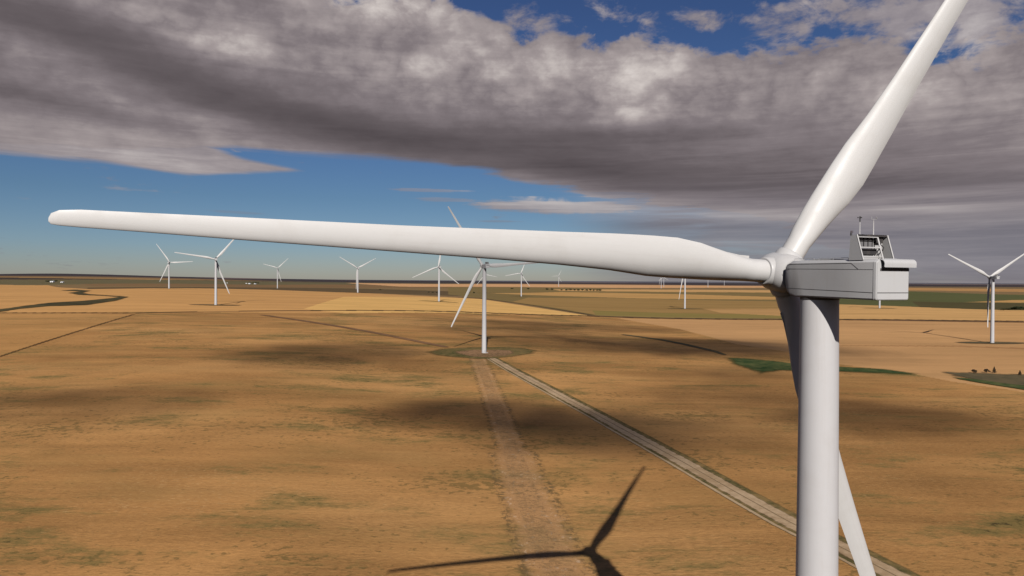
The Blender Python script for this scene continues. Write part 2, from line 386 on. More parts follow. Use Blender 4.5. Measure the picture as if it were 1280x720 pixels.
def patch(name, poly, mat, lift, kind='structure', step=None, soft=None):
    """patch of ground cover with a soft rim, as a grid clipped to the polygon"""
    p = np.array(poly); x0, y0 = p.min(0); x1, y1 = p.max(0)
    n = 90; gx = np.linspace(x0, x1, n); gy = np.linspace(y0, y1, n)
    X, Y = np.meshgrid(gx, gy)
    ins = np.zeros(X.shape, bool); dmin = np.full(X.shape, 1e9)
    for (ax, ay), (bx, by) in zip(p, np.roll(p, -1, 0)):
        if ay != by: ins ^= ((Y < ay) != (Y < by)) & (X < (bx-ax)*(Y-ay)/(by-ay)+ax)
        L2 = (bx-ax)**2+(by-ay)**2
        t = np.clip(((X-ax)*(bx-ax)+(Y-ay)*(by-ay))/L2, 0, 1)
        dmin = np.minimum(dmin, np.hypot(X-ax-(bx-ax)*t, Y-ay-(by-ay)*t))
    soft = soft or .12*min(x1-x0, y1-y0)
    e = np.where(ins, np.clip(dmin/soft, 0, 1), 0)
    Z = height(X, Y)+lift
    co = np.stack([X, Y, Z], -1).reshape(-1, 3); ef = e.ravel()
    fs = []
    for i in range(n-1):
        for j in range(n-1):
            q = (i*n+j, i*n+j+1, (i+1)*n+j+1, (i+1)*n+j)
            if max(ef[k] for k in q) > 0: fs.append(q)
    me = bpy.data.meshes.new(name); me.from_pydata(co.tolist(), [], fs); me.update()
    a = me.attributes.new('edge', 'FLOAT', 'POINT'); a.data.foreach_set('value', ef.astype(np.float32))
    return link(name, me, mat, kind=kind, smooth=True)

RU = [(-19.0,609.8),(6.6,535.6),(31.7,467.6),(52.9,400.8),(69.4,345.3),(82.0,303.6),(90.5,263.3),(97.8,232.7),(104.2,217.2),(108.4,205.3),(112.6,192.8),(125.0,160.1),(135.4,119.0)]
RL = [(-23.7,602.1),(-3.2,531.6),(22.2,453.4),(42.9,392.9),(60.1,337.4),(70.8,297.2),(81.0,263.4),(89.1,235.6),(93.4,222.1),(99.1,205.0),(102.9,192.4),(111.9,163.1),(124.5,125.1)]
for q_ in (RU, RL):   # the road runs on past the turbine
    dx_, dy_ = RU[-1][0]-RU[-3][0], RU[-1][1]-RU[-3][1]; l_ = math.hypot(dx_, dy_)
    q_.append((q_[-1][0]+dx_/l_*500, q_[-1][1]+dy_/l_*500))
def offset(a, b, k0, k1):
    a = np.array(a); b = np.array(b)
    def rs(p, n=240):
        s = np.concatenate([[0], np.cumsum(np.hypot(*np.diff(p, axis=0).T))]); t = np.linspace(0, s[-1], n)
        return np.stack([np.interp(t, s, p[:, 0]), np.interp(t, s, p[:, 1])], -1)
    a = rs(a); b = rs(b); c = (a+b)/2; u = a-b; u /= np.linalg.norm(u, axis=1)[:, None]
    return c+u*k0, c+u*k1
va, vb = offset(RU, RL, 9.6, 2.4)
drape('grass_verge', va, vb, M['verge'], .10, 9, 700)
va, vb = offset(RU, RL, -1.2, -7.6)
drape('grass_verge', va, vb, M['verge'], .10, 9, 700)
va, vb = offset(RU, RL, 5.4, -3.6)
drape('gravel_road', va, vb, M['road'], .16, 9, 400)
ra, rb = offset(RU, RL, 1.5, .3); drape('centre_ridge', ra, rb, M['crown'], .20, 5, 300)
ra, rb = offset(RU, RL, -4.6, -6.6); drape('side_track', ra, rb, M['side'], .18, 5, 300)
patch('turf_or_shade_patch', [(-85.8,621.9),(-72.1,649.7),(-46.7,667.4),(-15.7,680.1),(12.3,683.7),(31.6,667.1),(27.2,636.5),(7.5,608.1),(-6.6,591.1),(-26.8,578.7),(-54.9,587.9),(-73.6,599.4)], M['padgrass'], .22)
patch('bare_soil_pad', [(-58.9,631.0),(-37.7,648.5),(-15.1,657.1),(4.2,655.3),(7.8,634.1),(0.3,610.4),(-19.1,591.7),(-38.1,594.5),(-53.5,611.4)], M['pad'], .32)
patch('slough', [(201.9,665.7),(223.1,666.0),(242.2,654.0),(259.3,639.4),(267.9,624.4),(303.8,615.5),(333.5,603.7),(350.3,573.2),(335.2,559.3),(305.6,565.1),(275.1,570.8),(231.5,570.6),(209.6,553.5),(193.7,539.8),(197.4,568.8),(195.4,593.3),(191.6,614.7)], M['marsh'], .35)
patch('ditch_bank', [(365.5,592.4),(387.8,589.4),(435.3,578.9),(552.9,547.2),(439.2,406.0),(372.9,495.7),(361.6,535.0),(357.3,563.0)], M['ditch'], .35)
patch('slough', [(357.9,558.8),(373.1,547.3),(382.1,524.3),(395.5,509.9),(394.2,486.0),(371.6,494.0),(359.5,527.3),(355.1,544.4)], M['marsh'], .55)
patch('creek_bed', [(-854.5,922.4),(-779.7,1039.0),(-802.1,1121.4),(-812.0,1194.0),(-785.0,1239.9),(-786.3,1328.0),(-793.3,1369.6),(-854.0,1422.7),(-955.5,1495.4),(-1071.1,1637.2),(-1136.7,1788.7),(-1298.7,1957.0),(-1408.7,2200.6),(-1142.2,1859.2),(-1019.7,1628.7),(-937.4,1525.8),(-845.6,1448.2),(-770.3,1380.2),(-718.5,1250.6),(-696.0,1124.2),(-745.6,1096.3),(-749.7,1048.2),(-733.6,977.5),(-809.8,874.0)], M['creek'], .6, soft=9)
drape('field_track', [(-363.7,963.5),(-278.8,880.9),(-209.1,811.0),(-148.8,747.5),(-87.2,677.8),(-60.5,647.1)], [(-352.5,970.0),(-269.2,890.3),(-200.2,821.2),(-139.9,756.3),(-80.2,685.6),(-53.4,654.1)], M['fieldtrack'], .35, 5, 200)
drape('field_ditch', [(133.4,872.5),(172.6,815.6),(189.5,767.7),(207.1,704.6),(209.7,673.0)], [(143.1,881.9),(183.0,827.9),(200.5,782.5),(216.2,713.0),(216.5,677.2)], M['ditch'], .35, 5, 120)
drape('field_ditch', [(592.3,1243.1),(752.9,1233.8),(920.7,1226.0),(1095.1,1196.6)], [(582.8,1223.1),(738.5,1210.3),(899.7,1198.0),(1064.3,1162.9)], M['fieldtrack'], .5, 4, 120)

# ------------------------------------------------------------------ wind turbines
RB = 63.5
def interp(tab, r, k):
    return float(np.interp(r, [t[0] for t in tab], [t[k] for t in tab]))
BL = [  # r, chord, thickness ratio, leading-edge share, twist deg, section blend (0 circle, 1 airfoil)
 (1.3,2.30,1,.5,0,0),(3.6,2.30,1,.5,0,0),(4.6,2.42,.93,.49,6,.2),(7,2.98,.66,.44,12,.6),(10,3.72,.46,.37,13,.9),(12.6,4.05,.38,.345,12,1),(15,3.98,.34,.34,10.5,1),
 (19,3.5,.31,.29,8.5,1),(24,3.05,.28,.27,6.5,1),(30,2.68,.26,.27,5,1),(38.6,2.24,.24,.29,3.5,1),(51,1.75,.21,.31,2,1),(58,1.42,.19,.31,1,1),(61.6,1.28,.17,.32,.5,1),(62.9,1.1,.16,.34,.5,1),(63.4,.78,.15,.40,.5,1),(63.55,.3,.2,.5,.5,1)]
def blade_mesh(nseg=64, nr=90):
    bm = bmesh.new(); rings = []
    rs = sorted(set([t[0] for t in BL]+[1.3+(62.2-1.3)*i/nr for i in range(nr) if 1.3+(62.2-1.3)*i/nr < 61.5]))
    for r in rs:
        c, th, le, tw, bl = [interp(BL, r, k) for k in range(1, 6)]
        if r < 3.9: c += 0
        ring = []
        yc = .0402*r-2.27*(r/RB)**2
        for i in range(nseg):
            a = 2*math.pi*i/nseg
            xc = (1-math.cos(a))/2            # 0 at the leading edge, 1 at the trailing edge
            up = 1 if a < math.pi else -1
            circ = math.sqrt(max(0, .25-(xc-.5)**2))
            xx = min(max(xc, 0), 1)
            af = 5*(.2969*math.sqrt(xx)-.126*xx-.3516*xx**2+.2843*xx**3-.1036*xx**4)
            te = .10*max(0, 1-(r-4)/14)*xx if r > 4 else 0   # blunt trailing edge inboard
            yy = (circ*(1-bl)+(af+te*.5)*bl)*th*up
            if up < 0: yy *= .8+.2*(1-bl)
            camber = .035*bl*4*xx*(1-xx)
            px = (xc-le)*c; py = -(yy+camber)*c       # suction side faces downwind (-Y)
            t = R(tw)
            ring.append((px*math.cos(t)-py*math.sin(t)*1, -(px*math.sin(t))+py*math.cos(t)+yc, r))
        rings.append(ring)
    loft(bm, rings)
    me = mesh_of(bm, 'blade'); smooth_by_angle(me, 50); return me
def blade_fin_mesh():  # little stepped fairing at the inner end of the trailing edge
    bm = bmesh.new()
    rings = []
    for r, w in ((4.05, .34), (5.2, .20), (7.5, .05)):
        c, th, le, tw, bl = [interp(BL, r, k) for k in range(1, 6)]
        x = (1-le)*c-.12; t = R(tw); yc = .0402*r
        y0 = -x*math.sin(t)+yc
        rings.append([(x, y0-.10, r), (x+w, y0-.03, r), (x+w, y0+.03, r), (x, y0+.10, r)])
    loft(bm, rings); return mesh_of(bm, 'fairing')

TOPW, BASEW = 1.68, 2.2
def tower_mesh(H, n=64):
    bm = bmesh.new()
    rings = []
    zt = H-2.55
    for k in range(9):
        t = k/8; r = BASEW+(TOPW-BASEW)*t; z = .3+(zt-.3)*t
        rings.append([(r*math.cos(2*math.pi*i/n), r*math.sin(2*math.pi*i/n), z) for i in range(n)])
    loft(bm, rings)
    me = mesh_of(bm, 'tower'); smooth_by_angle(me, 50); return me

# nacelle frame: origin at the hub centre height over the tower axis, +Y points to the rotor
YF, YR, HW, ZT, ZB = 2.66, -8.06, 1.80, 1.02, -2.36
def nac_ring(y, hw, zt, zb, ct=.30, cb=.14):
    zc = zt-.24*min(1, ct/.30)
    return [(-hw, y, zc), (-hw+ct, y, zt), (-hw*.3, y, zt+.07), (hw*.3, y, zt+.07), (hw-ct, y, zt), (hw, y, zc), (hw, y, zb+cb), (hw-.06, y, zb+cb*.3), (hw-cb, y, zb),
            (-hw+cb, y, zb), (-hw+.06, y, zb+cb*.3), (-hw, y, zb+cb)]
def nacelle_mesh():
    bm = bmesh.new()
    rings = [nac_ring(YR+.0, HW-.10, ZT-.06, ZB+.06), nac_ring(YR+.04, HW-.03, ZT-.02, ZB+.02), nac_ring(YR+.12, HW, ZT, ZB)]
    for y in (-4, 0, 1.1): rings.append(nac_ring(y, HW, ZT, ZB))
    rings += [nac_ring(1.9, HW-.01, ZT-.01, ZB+.10, .32, .3), nac_ring(2.35, HW-.05, ZT-.12, ZB+.36, .5, .45), nac_ring(YF, HW-.16, ZT-.42, ZB+.78, .6, .5)]
    loft(bm, rings)
    me = mesh_of(bm, 'nacelle'); smooth_by_angle(me, 24); return me
def strip_path(bm, pts, w, x, th=.012):
    """thin proud strip on the side wall x=const following (y,z) points"""
    for (y0, z0), (y1, z1) in zip(pts, pts[1:]):
        d = Vector((0, y1-y0, z1-z0)); L = d.length; n = Vector((0, -d.z, d.y)).normalized()*w/2
        s = 1 if x > 0 else -1
        vs = []
        for xx in (x-.02*s, x+th*s):
            for (y, z) in ((y0, z0), (y1, z1)):
                for q in (-1, 1): vs.append(bm.verts.new((xx, y+n.y*q, z+n.z*q)))
        a = vs
        for f in ((4, 5, 7, 6), (0, 2, 3, 1), (0, 4, 6, 2), (1, 3, 7, 5), (0, 1, 5, 4), (2, 6, 7, 3)): bm.faces.new([a[i] for i in f])
def part(name, bm, mat, parent, ang=35, me=None):
    me = me or mesh_of(bm, name); smooth_by_angle(me, ang)
    return link(name, me, mat, parent)
def hub_bm():
    bm = bmesh.new(); n = 48
    prof = [(-2.05, 1.25), (-2.0, 1.55), (-1.5, 1.86), (-.7, 1.98), (.4, 2.0), (1.1, 1.93), (1.7, 1.72), (2.2, 1.4), (2.6, .95), (2.85, .45), (2.92, .02)]
    loft(bm, [[(r*math.cos(2*math.pi*i/n), y, r*math.sin(2*math.pi*i/n)) for i in range(n)] for y, r in prof])
    return bm
def collar_bm(phi):
    bm = bmesh.new(); n = 40; m = Matrix.Rotation(phi, 4, 'Y')
    prof = [(1.1, 1.5), (1.75, 1.46), (1.95, 1.40), (2.12, 1.36), (2.16, 1.31), (2.16, 1.2)]
    loft(bm, [[m @ Vector((r*math.cos(2*math.pi*i/n), r*math.sin(2*math.pi*i/n)+.04*z, z)) for i in range(n)] for z, r in prof])
    return bm

PARTS = {}
def shared(key, fn, mat):
    if key not in PARTS:
        me = fn(); me.materials.append(mat); PARTS[key] = me
    return PARTS[key]
def add_shared(name, key, fn, mat, parent, matrix=None):
    o = bpy.data.objects.new(name, shared(key, fn, mat)); COL.objects.link(o); o.parent = parent
    if matrix is not None: o.matrix_local = matrix
    return o
def turbine(loc, H, yaw, azim, label, tilt=8.3, group='white three-bladed wind turbines standing on the prairie', near=False, detail=2):
    root = bpy.data.objects.new('wind_turbine', None); COL.objects.link(root)
    root.location = loc; root.rotation_euler = (0, 0, R(yaw)); root.empty_display_size = 5
    root['label'] = label; root['category'] = 'wind turbine'; root['group'] = group
    tw = link('tower', tower_mesh(H), M['tower'], root)
    bm = bmesh.new()
    loft(bm, [[(r*math.cos(2*math.pi*i/40), r*math.sin(2*math.pi*i/40), z) for i in range(40)] for r, z in ((3.9, -2), (3.9, .12), (3.7, .3), (2.3, .32))])
    part('foundation', bm, M['concrete'], root)
    if detail >= 1:
        bm = bmesh.new(); box(bm, (0, -2.19, 1.75), (.95, .1, 2.1)); bmesh.ops.bevel(bm, geom=bm.edges[:], offset=.02, segments=1, affect='EDGES')
        dr = part('door', bm, M['metal'], tw)
    if near:
        for zz in (H-28.5, H-52):
            bm = bmesh.new(); t = (zz-.3)/(H-2.85); r = BASEW+(TOPW-BASEW)*t+.006; n = 64
            loft(bm, [[(q*math.cos(2*math.pi*i/n), q*math.sin(2*math.pi*i/n), z) for i in range(n)] for q, z in ((r, zz-.035), (r+.004, zz), (r, zz+.035))])
            part('tower_flange', bm, M['tower'], tw)
        bm = bmesh.new(); n = 64
        loft(bm, [[(q*math.cos(2*math.pi*i/n), q*math.sin(2*math.pi*i/n), z) for i in range(n)] for q, z in ((TOPW+.02, H-2.62), (TOPW+.02, H-2.3))])
        part('yaw_bearing', bm, M['dark'], tw)
    top = Matrix.Translation((0, 0, H)) @ Matrix.Rotation(R(.6), 4, 'X')
    nac = add_shared('nacelle', 'nac', nacelle_mesh, M['nacelle'], root, top)
    # rear cover hood
    def hood_me():
        bm = bmesh.new(); n = 10; rings = []
        for x in (-1.42, -1.38, 1.98, 2.02):
            k = .04 if x in (-1.42, 2.02) else 0
            ring = [(x, YR+.06, ZT+.035-k), (x, YR-.02, ZT+.035-k)]
            for i in range(n+1):
                a = math.pi/2*i/n; ring.append((x, YR-.10-(.42-k)*math.sin(a), ZT-.38+(.41-k)*math.cos(a)))
            ring += [(x, YR-.50+k, ZT-.66+k), (x, YR-.44+k, ZT-.66+k)]
            for i in range(n+1):
                a = math.pi/2*(1-i/n); ring.append((x, YR-.08-.36*math.sin(a), ZT-.38+.33*math.cos(a)))
            rings.append(ring)
        loft(bm, rings); me = mesh_of(bm, 'rear_hood'); smooth_by_angle(me, 40); return me
    if detail >= 1:
        add_shared('rear_hood', 'hood', hood_me, M['rear'], nac)
        def rearp():
            bm = bmesh.new(); loft(bm, [nac_ring(YR-.02, HW-.12, ZT-.07, ZB+.08, .26, .14), nac_ring(YR+.2, HW-.05, ZT-.03, ZB+.03, .28, .14), nac_ring(YR+.22, HW+.012, ZT+.012, ZB-.012, .30, .14), nac_ring(YR+.30, HW+.012, ZT+.012, ZB-.012, .30, .14)])
            me = mesh_of(bm, 'rear_cover'); smooth_by_angle(me, 40); return me
        add_shared('rear_cover', 'rearp', rearp, M['rear'], nac)
    if detail >= 2:
        def seams():
            bm = bmesh.new()
            for sx in (-1, 1):
                x = sx*HW
                strip_path(bm, [(2.45, .27), (YR+.31, .17)], .03, x)
                strip_path(bm, [(2.35, -1.58), (YR+.31, -1.74)], .045, x)
                strip_path(bm, [(2.05, .70), (-5.45, .72), (-6.25, .18)], .04, x)
            box(bm, (0, YR-.02, -1.74), (2*HW-.26, .03, .06))
            box(bm, (.15, YR-.03, .17), (3.1, .05, .22))      # dark gap below the hood
            return mesh_of(bm, 'seam')
        add_shared('seam', 'seams', seams, M['seam'], nac)
        def hatch():
            bm = bmesh.new()
            box(bm, (-.2, -1.2, ZT+.10), (1.1, 2.6, .09)); box(bm, (.5, .9, ZT+.09), (.9, .8, .08))
            bmesh.ops.bevel(bm, geom=bm.edges[:], offset=.02, segments=2, affect='EDGES'); return mesh_of(bm, 'roof_hatch')
        add_shared('roof_hatch', 'hatch', hatch, M['nacelle'], nac)
        def rail():
            bm = bmesh.new()
            for sx in (-1, 1):
                for a, b in ((1.9, -.6), (-1.2, -4.6)):
                    tube(bm, (sx*1.25, a, ZT+.20), (sx*1.25, b, ZT+.20), .02)
                    for t in (0, .5, 1):
                        y = a+(b-a)*t; tube(bm, (sx*1.25, y, ZT), (sx*1.25, y, ZT+.20), .018)
            return mesh_of(bm, 'roof_rail')
        add_shared('roof_rail', 'rail', rail, M['metal'], nac)
    # roof cooler
    def fin(sx, x=None):
        bm = bmesh.new(); x = sx*1.68
        pts = [(-5.10, ZT-.05), (-6.62, ZT-.05), (-5.92, 3.12), (-5.26, 3.12)]
        a = [bm.verts.new((x-.035, y, z)) for y, z in pts]; b = [bm.verts.new((x+.035, y, z)) for y, z in pts]
        bm.faces.new(a); bm.faces.new(b[::-1])
        for i in range(4): bm.faces.new((a[i], b[i], b[(i+1) % 4], a[(i+1) % 4]))
        return mesh_of(bm, 'side_fin')
    def core():
        bm = bmesh.new(); box(bm, (-.55, -5.42, 2.55), (2.0, .14, .95)); box(bm, (-.55, -5.50, 1.55), (2.0, .2, .62)); return mesh_of(bm, 'radiator_grille')
    cool = add_shared('cooler', 'core', core, M['grey' if near else 'dark'], nac)
    for sx in (-1, 1): add_shared('side_fin', 'fin%d' % sx, lambda: fin(sx), M['nacelle'], cool)
    if detail >= 2:
        def frame():
            bm = bmesh.new()
            L = lambda z: -6.62+(z-ZT+.05)/(3.12-ZT+.05)*.70
            for sx in (-1, 1):   # bright slanted edge of the fins
                tube(bm, (sx*1.68, -6.64, ZT-.03), (sx*1.68, -5.93, 3.15), .055, n=8)
            tube(bm, (-1.66, L(2.05), 2.05), (.52, L(2.05), 2.05), .06, n=8)
            tube(bm, (-1.60, L(2.95), 2.95), (.52, L(2.95), 2.95), .045, n=8)
            tube(bm, (.52, L(2.95), 2.95), (.52, L(1.05), 1.05), .07, n=8)
            tube(bm, (-1.60, L(1.25), 1.25), (.52, L(1.25), 1.25), .04, n=8)
            tube(bm, (.52, L(2.0), 2.0), (1.4, -5.5, 2.15), .05, n=8)
            return mesh_of(bm, 'frame')
        add_shared('frame', 'frame', frame, M['hub'], cool)
        def darkb():
            bm = bmesh.new()
            box(bm, (-.55, -5.78, 1.72), (2.05, .35, .50)); box(bm, (0, -5.72, 3.06), (3.25, .5, .09))
            box(bm, (1.05, -5.55, 2.75), (.75, .3, .55))
            for i in range(5):
                box(bm, (-1.5+i*.48, -5.52, 2.53), (.045, .1, .85))
            for i in range(14):
                random.seed(i); box(bm, (-1.5+i*.23, -5.85, 3.13), (.14, .25, .06+.05*random.random()))
            return mesh_of(bm, 'fan_housing')
        add_shared('fan_housing', 'darkb', darkb, M['dark'], cool)
        def panel():
            bm = bmesh.new(); box(bm, (1.1, -5.40, 1.95), (1.1, .08, 1.85)); box(bm, (-.55, -5.86, 1.22), (2.0, .3, .30)); return mesh_of(bm, 'back_panel')
        add_shared('back_panel', 'panel', panel, M['nacelle'], cool)
        def hose():
            bm = bmesh.new()
            pts = [(.62, -6.3, 1.5), (.75, -6.15, 1.75), (.95, -6.0, 1.9), (1.2, -5.9, 1.85), (1.3, -5.9, 2.1), (1.1, -5.85, 2.3)]
            for a, b in zip(pts, pts[1:]): tube(bm, a, b, .045, n=8)
            pts = [(.7, -6.2, 1.15), (.95, -6.1, 1.3), (1.15, -5.95, 1.6), (1.0, -5.9, 1.95), (.72, -5.95, 2.1)]
            for a, b in zip(pts, pts[1:]): tube(bm, a, b, .04, n=8)
            return mesh_of(bm, 'hose')
        add_shared('hose', 'hose', hose, M['dark'], cool)
    if near:
        for x, kind in ((-1.22, 0), (.28, 1)):
            bm = bmesh.new(); tube(bm, (x, -5.75, 3.1), (x, -5.75, 4.35 if kind else 4.25), .045 if kind == 0 else .06, .03, n=10)
            ms = part('sensor_mast', bm, M['hub'], nac)
            bm = bmesh.new()
            if kind == 0:
                tube(bm, (x, -5.75, 4.25), (x, -5.75, 4.72), .05, n=8)
                for k in range(3):
                    a = k*2.094; c = Vector((x+.16*math.cos(a), -5.75+.16*math.sin(a), 4.62))
                    tube(bm, (x, -5.75, 4.62), c, .012, n=6); bmesh.ops.create_uvsphere(bm, u_segments=10, v_segments=6, radius=.055, matrix=Matrix.Translation(c))
                part('anemometer', bm, M['dark'], ms)
            else:
                tube(bm, (x, -5.75, 4.35), (x, -5.75, 4.55), .03, n=8); tube(bm, (x-.22, -5.75, 4.50), (x+.25, -5.8, 4.50), .014, n=6)
                tube(bm, (x-.22, -5.75, 4.50), (x-.22, -5.75, 4.75), .014, n=6); tube(bm, (x+.25, -5.8, 4.50), (x+.25, -5.8, 4.75), .014, n=6)
                box(bm, (x+.25, -5.8, 4.62), (.02, .16, .12))
                part('wind_vane', bm, M['metal'], ms)
        bm = bmesh.new(); tube(bm, (-1.7, -5.3, 3.12), (-1.7, -5.3, 3.34), .09, .07, n=12)
        wl = part('warning_light', bm, M['dark'], nac)
        bm = bmesh.new(); tube(bm, (-1.7, -5.3, 3.34), (-1.7, -5.3, 3.50), .06, .05, n=12); tube(bm, (-1.52, -5.3, 3.3), (-1.52, -5.3, 3.52), .025, n=8)
        part('lens', bm, M['lamp'], wl)
    # rotor
    hubm = Matrix.Translation((0, 5.26, H)) @ Matrix.Rotation(R(tilt), 4, 'X') @ Matrix.Rotation(R(90-azim), 4, 'Y')
    def hub_me():
        me = mesh_of(hub_bm(), 'hub'); smooth_by_angle(me, 40); return me
    hb = add_shared('hub', 'hub', hub_me, M['hub'], root, hubm)
    bl = ['blade']*3
    for k in range(3):
        rot = Matrix.Rotation(2*math.pi*k/3, 4, 'Y')
        if detail >= 1:
            def cm():
                me = mesh_of(collar_bm(0), 'blade_collar'); smooth_by_angle(me, 40); return me
            add_shared('blade_collar', 'collar', cm, M['hub'], hb, rot)
        b = add_shared('blade', 'blade', blade_mesh, M['blade'], root, hubm @ rot)
        if near: add_shared('fairing', 'fairing', blade_fin_mesh, M['blade'], b)
    return root

HX, HY, HZ = 27.19, 69.08, 85.96
yw = 18.98; rx = HX+5.26*math.sin(R(yw)); ry = HY-5.26*math.cos(R(yw)); g = hz(rx, ry)
turbine((rx, ry, g), HZ-g, yw, 177.15, 'huge white foreground wind turbine, seen close behind its grey nacelle', near=True)
# hub x, y, z, yaw, rotor azimuth, label, detail
TURB = [
 (-994,1981,132.0,10,123,'leftmost wind turbine, behind the pale field with one blade level',1),
 (-504,1160,118.4,28,51,'white wind turbine in the pale field at left, dark shade on its blade root',2),
 (-1043,3035,134.7,15,44,'small distant wind turbine just right of the white farm sheds',1),
 (-460,2029,119.0,28,149,'slim wind turbine left of centre with two blades raised in a V',1),
 (-164,1517,114.4,25,83,'wind turbine with one blade straight up, in the pale field left of the central turbine',1),
 (-27.5,631,98.5,24,124,'central wind turbine standing on a green pad at the end of the gravel road',2),
 (-121,3088,111.5,30,110,'distant wind turbine partly hidden right behind the tower of the central turbine',1),
 (33,2580,111.8,23,69,'wind turbine on brown pasture just right of the central turbine',1),
 (417,6142,126.8,22,63,'tiny wind turbine above the dark row of trees on the horizon',0),
 (1199,5500,117.0,22,140,'nearer one of the tiny pair of overlapping wind turbines on the horizon',0),
 (1398,6300,122.5,22,95,'farther one of the tiny pair of overlapping wind turbines on the horizon',0),
 (425,1689,102.1,22,142,'wind turbine under the big blade, only its tower and one hanging blade showing',1),
 (1777,6200,119.0,20,160,'tiny wind turbine just below the big blade near its root',0),
 (2547,8200,123.0,20,90,'farthest and faintest wind turbine, nearest to the big hub',0),
 (926,1726,94.4,16,100,'wind turbine behind the near nacelle, only its tower foot showing',1),
 (592,846,92.2,5,154,'rightmost wind turbine, in the pale field, two blades raised in a V',2),
]
for (x, y, z, yaw, azm, lab, det) in TURB:
    rx = x+5.26*math.sin(R(yaw)); ry = y-5.26*math.cos(R(yaw)); g = hz(rx, ry)
    turbine((rx, ry, g), z-g, yaw, azm, lab, tilt=6, detail=det)
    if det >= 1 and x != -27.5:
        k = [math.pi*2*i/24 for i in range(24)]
        patch('turf_or_shade_patch', [(rx+52*math.cos(a), ry+20*math.sin(a)) for a in k], M['ditch'], .5, soft=16)  # painted stand-in for the flattened rotor shadow, in the ditch-grass material

# ------------------------------------------------------------------ trees and sheds
def crown_mesh(seed, kind):
    r = random.Random(seed); bm = bmesh.new()
    lobes = [(r.uniform(-.28, .28), r.uniform(-.28, .28), r.uniform(.35, .85), r.uniform(.16, .30)) for _ in range(9)]
    if kind == 'cone': lobes = [(r.uniform(-.1, .1)*(1-z), r.uniform(-.1, .1)*(1-z), .12+z*.85, .30*(1-z)+.05) for z in [i/9 for i in range(10)]]
    for i in range(900):
        lx, ly, lz, lr = r.choice(lobes)
        v = Vector((r.gauss(0, 1), r.gauss(0, 1), r.gauss(0, .8))).normalized()*lr*(r.random()**.4)
        c = Vector((lx, ly, lz))+v
        s = r.uniform(.018, .042); q = Vector((r.gauss(0, 1), r.gauss(0, 1), r.gauss(0, 1))).normalized()
        t = q.orthogonal().normalized(); u = q.cross(t)
        bm.faces.new([bm.verts.new(c+t*s*a+u*s*b) for a, b in ((-1, -1), (1, -1), (1.2, 1), (-1, 1.2))])
    me = bpy.data.meshes.new('crown'); bm.to_mesh(me); bm.free(); return me
def trunk_mesh(seed):
    r = random.Random(seed); bm = bmesh.new()
    tube(bm, (0, 0, -.05), (0, 0, .5), .04, .022, 8)
    for k in range(4):
        a = k*1.6+r.random(); tube(bm, (0, 0, .22+.06*k), (.22*math.cos(a), .22*math.sin(a), .55+.08*k), .018, .006, 6)
    return mesh_of(bm, 'trunk')
CR = {}
def tree(x, y, h, w, label, kind='round', mat='leaf', group=None, name='tree', sink=0):
    k = (kind, random.randrange(4), mat)
    if k not in CR:
        c = crown_mesh(hash(k[1])+11, kind); c.materials.append(M[mat])
        t = trunk_mesh(k[1]); t.materials.append(M['bark']); CR[k] = (c, t)
    root = bpy.data.objects.new(name, None); COL.objects.link(root)
    root.location = (x, y, hz(x, y)-sink); root.scale = (w, w, h); root.rotation_euler = (0, 0, random.uniform(0, 6))
    root['label'] = label; root['category'] = 'tree'
    if group: root['group'] = group
    for nm, me in (('crown', CR[k][0]), ('trunk', CR[k][1])):
        o = bpy.data.objects.new(nm, me); COL.objects.link(o); o.parent = root
    return root
T3 = [(393.3,580.0),(406.3,582.5),(413.5,583.8),(423.9,568.2)]
for (x, y), h, w, kd, lab in zip(T3, (3.0, 3.2, 4.2, 3.4), (4.4, 3.6, 3.2, 3.2), ('round', 'round', 'cone', 'cone'),
    ('lone round reddish bush on the ditch bank, left of the pair of trees', 'round dark tree of the close pair on the ditch bank', 'taller pointed tree of the close pair on the ditch bank', 'small pointed tree at the right edge of the picture')):
    tree(x, y, h*1.25, w*1.3, lab, kd, 'leafred')
SH = [(295.1,4058.0),(320.3,4016.7),(352.1,4112.9),(370.1,4046.1),(387.4,3980.6),(415.7,4028.4),(434.6,3985.0),(460.8,4009.6),(471.7,3943.6),(495.9,3989.4),(509.0,3945.8),(247.0,4212.1),(218.3,4229.6),(101.9,4345.3),(0.0,4389.5)]
for i, (x, y) in enumerate(SH):
    tree(x, y, random.uniform(8, 12), random.uniform(16, 26), 'dark tree in the far shelterbelt row near the horizon, right of the central turbine', group='shelterbelt trees on the horizon')
HS = [(1226.6,1703.0),(1256.2,1727.2),(1286.4,1751.8),(1290.4,1743.4),(1302.3,1745.7),(1312.5,1742.9),(1322.6,1740.0)]
for i, (x, y) in enumerate(HS):
    tree(x, y, random.uniform(6, 11)*(.5 if i < 2 else 1), random.uniform(14, 20), 'dark bush in the thicket at the right edge beyond the pale field', group='bushes in the thicket at the right edge')
for (x, y), lab, h, w in zip([(-161.6,2903.6),(-181.0,2914.8),(-643.5,3326.8),(-319.8,2755.5),(-341.1,2798.0),(-299.3,2716.6)], (
    'round dark bush left of the central turbine tower on the pasture', 'smaller bush beside the round dark bush left of the central turbine',
    'lone dark bush on the brown pasture between two turbines', 'middle bush of three just left of the turbine with the upright blade',
    'left bush of three just left of the turbine with the upright blade', 'right bush of three at the foot of the turbine with the upright blade'), (7, 4, 5, 4, 4, 4), (12, 8, 14, 12, 10, 9)):
    tree(x, y, h, w, lab)
